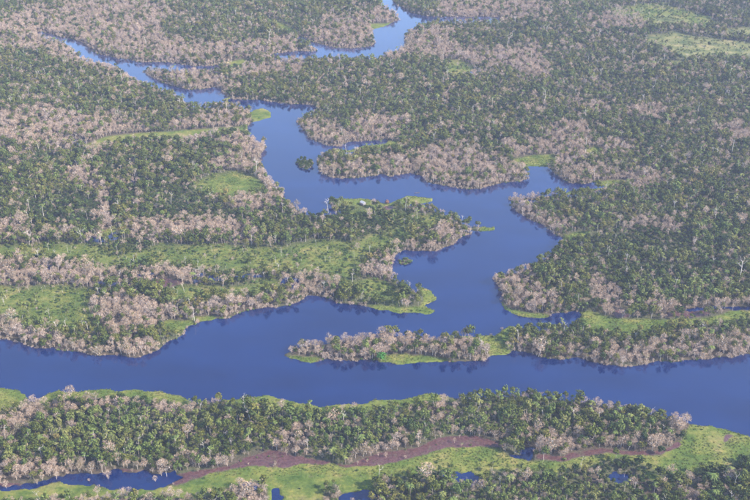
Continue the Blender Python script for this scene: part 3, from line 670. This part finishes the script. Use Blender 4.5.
# ------------------------------------------------------------------ the woods: everything too far off or too many to count
def gn_group():
    ng = bpy.data.node_groups.new("wood_layout", 'GeometryNodeTree')
    ng.interface.new_socket("Geometry", in_out='INPUT', socket_type='NodeSocketGeometry')
    ng.interface.new_socket("Kinds", in_out='INPUT', socket_type='NodeSocketCollection')
    ng.interface.new_socket("Geometry", in_out='OUTPUT', socket_type='NodeSocketGeometry')
    N = ng.nodes; L = ng.links
    gi = N.new("NodeGroupInput"); go = N.new("NodeGroupOutput"); ci = N.new("GeometryNodeCollectionInfo"); iop = N.new("GeometryNodeInstanceOnPoints")
    ci.inputs["Separate Children"].default_value = True; ci.inputs["Reset Children"].default_value = True
    iop.inputs["Pick Instance"].default_value = True
    def na(name, typ):
        n = N.new("GeometryNodeInputNamedAttribute"); n.data_type = typ; n.inputs["Name"].default_value = name; return n.outputs["Attribute"]
    L.new(gi.outputs["Geometry"], iop.inputs["Points"]); L.new(gi.outputs["Kinds"], ci.inputs["Collection"]); L.new(ci.outputs[0], iop.inputs["Instance"])
    L.new(na("shape", 'INT'), iop.inputs["Instance Index"])
    e = N.new("FunctionNodeEulerToRotation"); L.new(na("turn", 'FLOAT_VECTOR'), e.inputs[0]); L.new(e.outputs[0], iop.inputs["Rotation"])
    L.new(na("size", 'FLOAT_VECTOR'), iop.inputs["Scale"]); L.new(iop.outputs[0], go.inputs[0])
    return ng
NG = gn_group()
COLL = {}
for k in KINDS:
    c = bpy.data.collections.new(k + "_shapes"); COLL[k] = c
    for j, (_, _, bm_) in enumerate(SPECIES[k][0]):
        o = bpy.data.objects.new("%s_shape_%02d" % (k, j), bm_); c.objects.link(o)

REG = [("on the near bank below the main river", [(-220,372),(40,378),(300,382),(450,374),(560,376),(700,398),(960,440),(960,620),(-220,620)]),
       ("on the long island in the main river", [(270,356),(300,338),(390,326),(455,328),(488,340),(496,362),(400,372),(290,368)]),
       ("on the spit right of the island", [(496,362),(492,340),(530,320),(600,334),(700,322),(960,320),(960,362),(640,374),(540,366)]),
       ("on the forested right bank", [(530,180),(606,187),(660,186),(960,186),(960,322),(700,322),(600,334),(490,310),(486,262),(504,188)]),
       ("on the peninsula left of the lake", [(-220,146),(84,150),(150,140),(250,134),(300,196),(440,196),(510,226),(440,262),(445,318),(150,366),(-220,350)]),
       ("between the far channel and the lake", [(-220,34),(40,33),(140,68),(140,104),(250,102),(252,132),(150,140),(84,150),(-220,146)])]
region = np.full(NP_, len(REG))
def inside(px, py, poly):
    r = np.zeros(len(px), bool); p = np.array(poly, float); q = np.roll(p, -1, 0)
    for (x0, y0), (x1, y1) in zip(p, q):
        if y0 == y1: continue
        c = (y0 > py) != (y1 > py); r ^= c & (px < (x1 - x0) * (py - y0) / (y1 - y0) + x0)
    return r
for ri in range(len(REG) - 1, -1, -1):
    region[inside(PL['px'], PL['py'], REG[ri][1])] = ri
RN = [r[0] for r in REG] + ["beyond the lake and the far channel"]
WOOD = {'leafy_tree': ("leafy_wood", "green leafy wood", "wood"), 'pale_leafy_tree': ("pale_leafy_wood", "pale yellow-green trees mixed into the wood", "wood"), 'dark_leafy_tree': ("dark_thicket", "dark green thicket", "thicket"),
        'bare_tree': ("bare_wood", "leafless pinkish-grey wood", "bare wood"), 'dead_tree': ("dead_trunk_wood", "scattered pale dead trunks", "dead wood"), 'slender_tree': ("slender_stem_wood", "slender pale stems mixed into the wood", "wood"),
        'palm_tree': ("palm_wood", "palms mixed into the wood", "palms"), 'shrub': ("shrubbery", "low green scrub", "scrub")}
for ki, k in enumerate(KINDS):
    for ri, rn in enumerate(RN):
        idx = np.nonzero((PL['kind'] == ki) & (region == ri) & ~single)[0]
        if len(idx) == 0: continue
        me = bpy.data.meshes.new(WOOD[k][0]); me.vertices.add(len(idx))
        me.vertices.foreach_set("co", np.stack([PL['x'][idx], PL['y'][idx], PL['z'][idx]], -1).astype(np.float32).ravel())
        a = me.attributes.new("shape", 'INT', 'POINT'); a.data.foreach_set("value", (PL['var'][idx] % len(SPECIES[k][0])).astype(np.int32))
        t = np.zeros((len(idx), 3), np.float32); t[:, 2] = PL['rot'][idx]; t[:, :2] = RNG.normal(0, .05, (len(idx), 2))
        a = me.attributes.new("turn", 'FLOAT_VECTOR', 'POINT'); a.data.foreach_set("vector", t.ravel())
        s3 = np.repeat(PL['scale'][idx][:, None], 3, 1).astype(np.float32); s3[:, 2] *= RNG.uniform(.85, 1.15, len(idx))
        a = me.attributes.new("size", 'FLOAT_VECTOR', 'POINT'); a.data.foreach_set("vector", s3.ravel())
        o = link(WOOD[k][0], me)
        md = o.modifiers.new("wood_layout", 'NODES'); md.node_group = NG
        md[[it.identifier for it in NG.interface.items_tree if it.name == "Kinds"][0]] = COLL[k]
        tag(o, WOOD[k][1] + " " + rn, WOOD[k][2], kind="stuff")
print("plants", NP_, {k: int((PL['kind'] == i).sum()) for i, k in enumerate(KINDS)})

# tall floating grass of the meadows: tufts of blades
def tuft_shape():
    mb = MB()
    for _ in range(14):
        an = R.uniform(0, 6.28); rr = R.uniform(0, .75); a = Vector((math.cos(an) * rr, math.sin(an) * rr, -.1)); d = Vector((R.gauss(0, .45), R.gauss(0, .45), 1)).normalized()
        mb.sliver(a, a + d * R.uniform(.4, .85), R.uniform(.10, .22))
    return mb
M_GRASSBLADE = leaf_mat("grass_blades", [(0.0, (0.0615, 0.0989, 0.0240)), (0.35, (0.1025, 0.1419, 0.0336)), (0.7, (0.1558, 0.1763, 0.0480)), (1.0, (0.2296, 0.2150, 0.0880))])
cg = bpy.data.collections.new("tuft_shapes")
for j in range(5): cg.objects.link(bpy.data.objects.new("tuft_shape_%02d" % j, tuft_shape().mesh("tuft", [M_GRASSBLADE])))
tx, ty = [], []
for yb in np.arange(740, 1500, 2.1):
    hw = 0.36 * (0.35 * CAM_H + 0.87 * yb) * 1.5; gx = np.arange(-hw, hw, 2.1); tx.append(gx); ty.append(np.full(len(gx), yb))
tx = np.concatenate(tx); ty = np.concatenate(ty); tx = tx + RNG.uniform(-1.1, 1.1, len(tx)); ty = ty + RNG.uniform(-1.1, 1.1, len(ty))
gpx, gpy = to_photo(tx, ty); m = np.maximum(sample(M_GRASS, gpx, gpy), sample(M_SCRUB, gpx, gpy)) > 0.05; tx, ty = tx[m], ty[m]
t = surface(tx, ty)
m = (np.maximum(t['grass'], t['scrub']) > 0.35) & (t['water'] < 0.62) & (t['mud'] < 0.5) & (RNG.random(len(tx)) < np.clip(0.5 + 1.6 * fbm(tx, ty, 16, 51), 0.05, 0.95))
tx, ty, tz = tx[m], ty[m], np.maximum(t['z'][m], 0.0)
me = bpy.data.meshes.new("grass"); me.vertices.add(len(tx)); me.vertices.foreach_set("co", np.stack([tx, ty, tz], -1).astype(np.float32).ravel())
a = me.attributes.new("shape", 'INT', 'POINT'); a.data.foreach_set("value", RNG.integers(0, 5, len(tx)).astype(np.int32))
tt = np.zeros((len(tx), 3), np.float32); tt[:, 2] = RNG.uniform(0, 6.28, len(tx))
a = me.attributes.new("turn", 'FLOAT_VECTOR', 'POINT'); a.data.foreach_set("vector", tt.ravel())
a = me.attributes.new("size", 'FLOAT_VECTOR', 'POINT'); a.data.foreach_set("vector", np.repeat(RNG.uniform(.7, 1.6, (len(tx), 1)), 3, 1).astype(np.float32).ravel())
o = link("grass", me); md = o.modifiers.new("grass_layout", 'NODES'); md.node_group = NG
md[[it.identifier for it in NG.interface.items_tree if it.name == "Kinds"][0]] = cg
tag(o, "tall yellow-green grass of the wet meadows along the river", "grass", kind="stuff")
print("tufts", len(tx))

# ------------------------------------------------------------------ plants and things that stand out
def at(px, py, z=0.0):
    x, y = to_ground(px, py); x = float(x); y = float(y)
    s = surface(np.array([x]), np.array([y])); return (x, y, float(max(s['z'][0] - 0.1, z)))
STAND = [("bare_tree", 'bare_tree', 0, (72, 400), 2.2, "tall spreading bare tree standing over the far edge of the near belt", "bare tree", None),
 ("bare_tree", 'bare_tree', 3, (357, 250), 1.25, "lone bare tree casting a shadow on the peninsula scrub", "bare tree", None),
 ("bright_bush", 'dark_leafy_tree', 1, (381, 361), 1.6, "round bright green bush at the waterline of the long island", "bush", M_BRIGHT),
 ("dead_tree", 'dead_tree', 2, (728, 84), 2.0, "tall white dead tree beside the yellow field at top right", "dead tree", None),
 ("dead_tree", 'dead_tree', 1, (641, 277), 1.3, "white dead trunk rising out of the right bank forest", "dead tree", None),
 ("rust_shrub", 'shrub', 2, (387, 204), 2.6, "rust-red shrub beside the white house", "shrub", M_RUST),
 ("dark_bush", 'dark_leafy_tree', 3, (709, 47), 1.5, "dark round bush alone in the yellow field", "bush", None),
 ("bare_tree", 'bare_tree', 5, (678, 431), 2.0, "big bare tree at the belt's eastern tip above the meadow", "bare tree", None),
 ("bare_tree", 'bare_tree', 6, (684, 427), 1.7, "second big bare tree at the belt's tip, on the river side", "bare tree", None),
 ("bright_bush", 'dark_leafy_tree', 0, (90, 138), 1.3, "bright green bush beside the small pond at left", "bush", M_BRIGHT)]
for name, kind, var, (px, py), scl, lab, cat, leaf in STAND:
    single_plant(name, kind, var, at(px, py, -0.3), R.uniform(0, 6), scl, lab, cat, None, leaf)

# ------------------------------------------------------------------ the house on the lake spit
def box(mb, x0, x1, y0, y1, z0, z1):
    k = len(mb.v)
    mb.v += [(x0, y0, z0), (x1, y0, z0), (x1, y1, z0), (x0, y1, z0), (x0, y0, z1), (x1, y0, z1), (x1, y1, z1), (x0, y1, z1)]
    for f in ((0, 3, 2, 1), (4, 5, 6, 7), (0, 1, 5, 4), (1, 2, 6, 5), (2, 3, 7, 6), (3, 0, 4, 7)): mb.f.append(tuple(k + i for i in f)); mb.m.append(0)
def plain(name, c, rough=0.6, spec=0.3, var=0.12):
    m, nt, b = mat(name, rough, spec); tc = nt.nodes.new("ShaderNodeTexCoord")
    nt.links.new(ramp(nt, noise(nt, tc.outputs["Object"], 1.3), [(0.3, tuple(v * (1 - var) for v in c)), (0.7, tuple(min(v * (1 + var), .9) for v in c))]), b.inputs["Base Color"]); return m
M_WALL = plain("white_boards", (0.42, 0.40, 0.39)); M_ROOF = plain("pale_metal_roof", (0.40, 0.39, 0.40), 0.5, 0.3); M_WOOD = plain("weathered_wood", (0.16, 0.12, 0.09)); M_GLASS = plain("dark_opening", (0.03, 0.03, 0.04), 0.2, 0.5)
hx, hy, hz = at(363, 205)
house = link("house", None); house.location = (hx, hy, hz); house.rotation_euler = (0, 0, math.radians(-48)); house.scale = (0.8, 0.8, 0.95)
tag(house, "small white house with pale gable roof on the grassy lake spit", "house")
def part(name, m, boxes, parent=house):
    mb = MB(); [box(mb, *b) for b in boxes]; return link(name, mb.mesh(name, [m]), parent)
part("floor_deck", M_WOOD, [(-4.6, 4.6, -4.6, 3.2, 0.9, 1.1)])
for px_ in (-4.2, 0, 4.2):
    for py_ in (-4.3, 0, 2.9): part("stilt", M_WOOD, [(px_ - .12, px_ + .12, py_ - .12, py_ + .12, -0.6, 0.895)])
w = MB(); box(w, -4.2, 4.2, -2.8, 2.8, 1.105, 4.0)
k = len(w.v); w.v += [(-4.2, -2.8, 4.0), (-4.2, 2.8, 4.0), (-4.2, 0, 5.4), (4.2, -2.8, 4.0), (4.2, 2.8, 4.0), (4.2, 0, 5.4)]; w.f += [(k, k + 2, k + 1), (k + 3, k + 4, k + 5)]; w.m += [0, 0]
link("wall", w.mesh("wall", [M_WALL]), house)
rf = MB(); k = 0
rf.v = [(-4.9, -3.5, 3.72), (4.9, -3.5, 3.72), (4.9, 0, 5.5), (-4.9, 0, 5.5), (-4.9, 3.5, 3.72), (4.9, 3.5, 3.72)]
rf.v += [(a, b, c + .12) for a, b, c in rf.v]
rf.f = [(0, 3, 2, 1), (3, 4, 5, 2), (6, 7, 8, 9), (9, 8, 11, 10), (0, 1, 7, 6), (4, 10, 11, 5), (0, 6, 9, 3), (3, 9, 10, 4), (1, 2, 8, 7), (2, 5, 11, 8)]; rf.m = [0] * 10
roof = link("roof", rf.mesh("roof", [M_ROOF]), house)
part("door", M_WOOD, [(-0.5, 0.5, -2.86, -2.803, 1.11, 3.2)])
for x_ in (-2.6, 2.4): part("window", M_GLASS, [(x_ - .55, x_ + .55, -2.85, -2.803, 2.0, 3.1)])
part("window", M_GLASS, [(4.203, 4.25, -0.6, 0.6, 2.0, 3.1)])
for x_ in (-4.3, -1.4, 1.4, 4.3): part("veranda_post", M_WOOD, [(x_ - .07, x_ + .07, -4.4, -4.26, 1.105, 3.2)])
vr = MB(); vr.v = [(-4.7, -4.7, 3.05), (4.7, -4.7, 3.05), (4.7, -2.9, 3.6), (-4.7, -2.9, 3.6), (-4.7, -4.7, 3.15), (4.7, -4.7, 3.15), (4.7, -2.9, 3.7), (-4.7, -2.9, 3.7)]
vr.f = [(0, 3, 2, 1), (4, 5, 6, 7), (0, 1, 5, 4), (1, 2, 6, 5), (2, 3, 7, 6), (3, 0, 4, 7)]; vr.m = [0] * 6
link("veranda_roof", vr.mesh("veranda_roof", [M_WOOD]), house)  # dark wood tone stands in for the shade on the house's left side

# a dugout canoe off the grassy spit
cx, cy = to_ground(417, 193)
cn = MB(); n = 11
for i in range(n):
    t = i / (n - 1) * 2 - 1; wd = 0.55 * (1 - abs(t) ** 2.4) + 0.03; sh = 0.32 + 0.30 * t * t
    for a, z_ in ((-1, sh), (-.75, -.02), (0, -.14), (.75, -.02), (1, sh), (.86, sh), (.6, .06), (0, .0), (-.6, .06), (-.86, sh)): cn.v.append((t * 3.6, a * wd, z_))
for i in range(n - 1):
    for j in range(10): cn.f.append((i * 10 + j, (i + 1) * 10 + j, (i + 1) * 10 + (j + 1) % 10, i * 10 + (j + 1) % 10)); cn.m.append(0)
cn.f += [tuple(range(9, -1, -1)), tuple((n - 1) * 10 + j for j in range(10))]; cn.m += [0, 0]
canoe = link("canoe", None); canoe.location = (float(cx), float(cy), 0.05); canoe.rotation_euler = (0, 0, 0.2)
tag(canoe, "small dark boat on the lake off the grassy spit", "boat")
link("hull", cn.mesh("hull", [M_WOOD]), canoe)
for x_ in (-1.6, 1.4):
    mb = MB(); box(mb, x_ - .12, x_ + .12, -.42, .42, .2, .25); link("seat", mb.mesh("seat", [M_WOOD]), canoe)

# ------------------------------------------------------------------ haze: one closed box of even air round camera, plain and river
hm = bpy.data.materials.new("haze"); hm.use_nodes = True
nt = hm.node_tree; nt.nodes.remove(nt.nodes["Principled BSDF"])
pv = nt.nodes.new("ShaderNodeVolumePrincipled")
pv.inputs["Color"].default_value = (0.62, 0.70, 1.0, 1); pv.inputs["Density"].default_value = HAZE_DENSITY; pv.inputs["Anisotropy"].default_value = 0.1
nt.links.new(pv.outputs[0], nt.nodes["Material Output"].inputs["Volume"])
mb = MB(); box(mb, -5600, 5600, -320, 3680, -5, CAM_H + 12)
hz_ = link("haze", mb.mesh("haze", [hm]))
tag(hz_, "thin pale blue haze over the flood plain", "haze", kind="stuff")
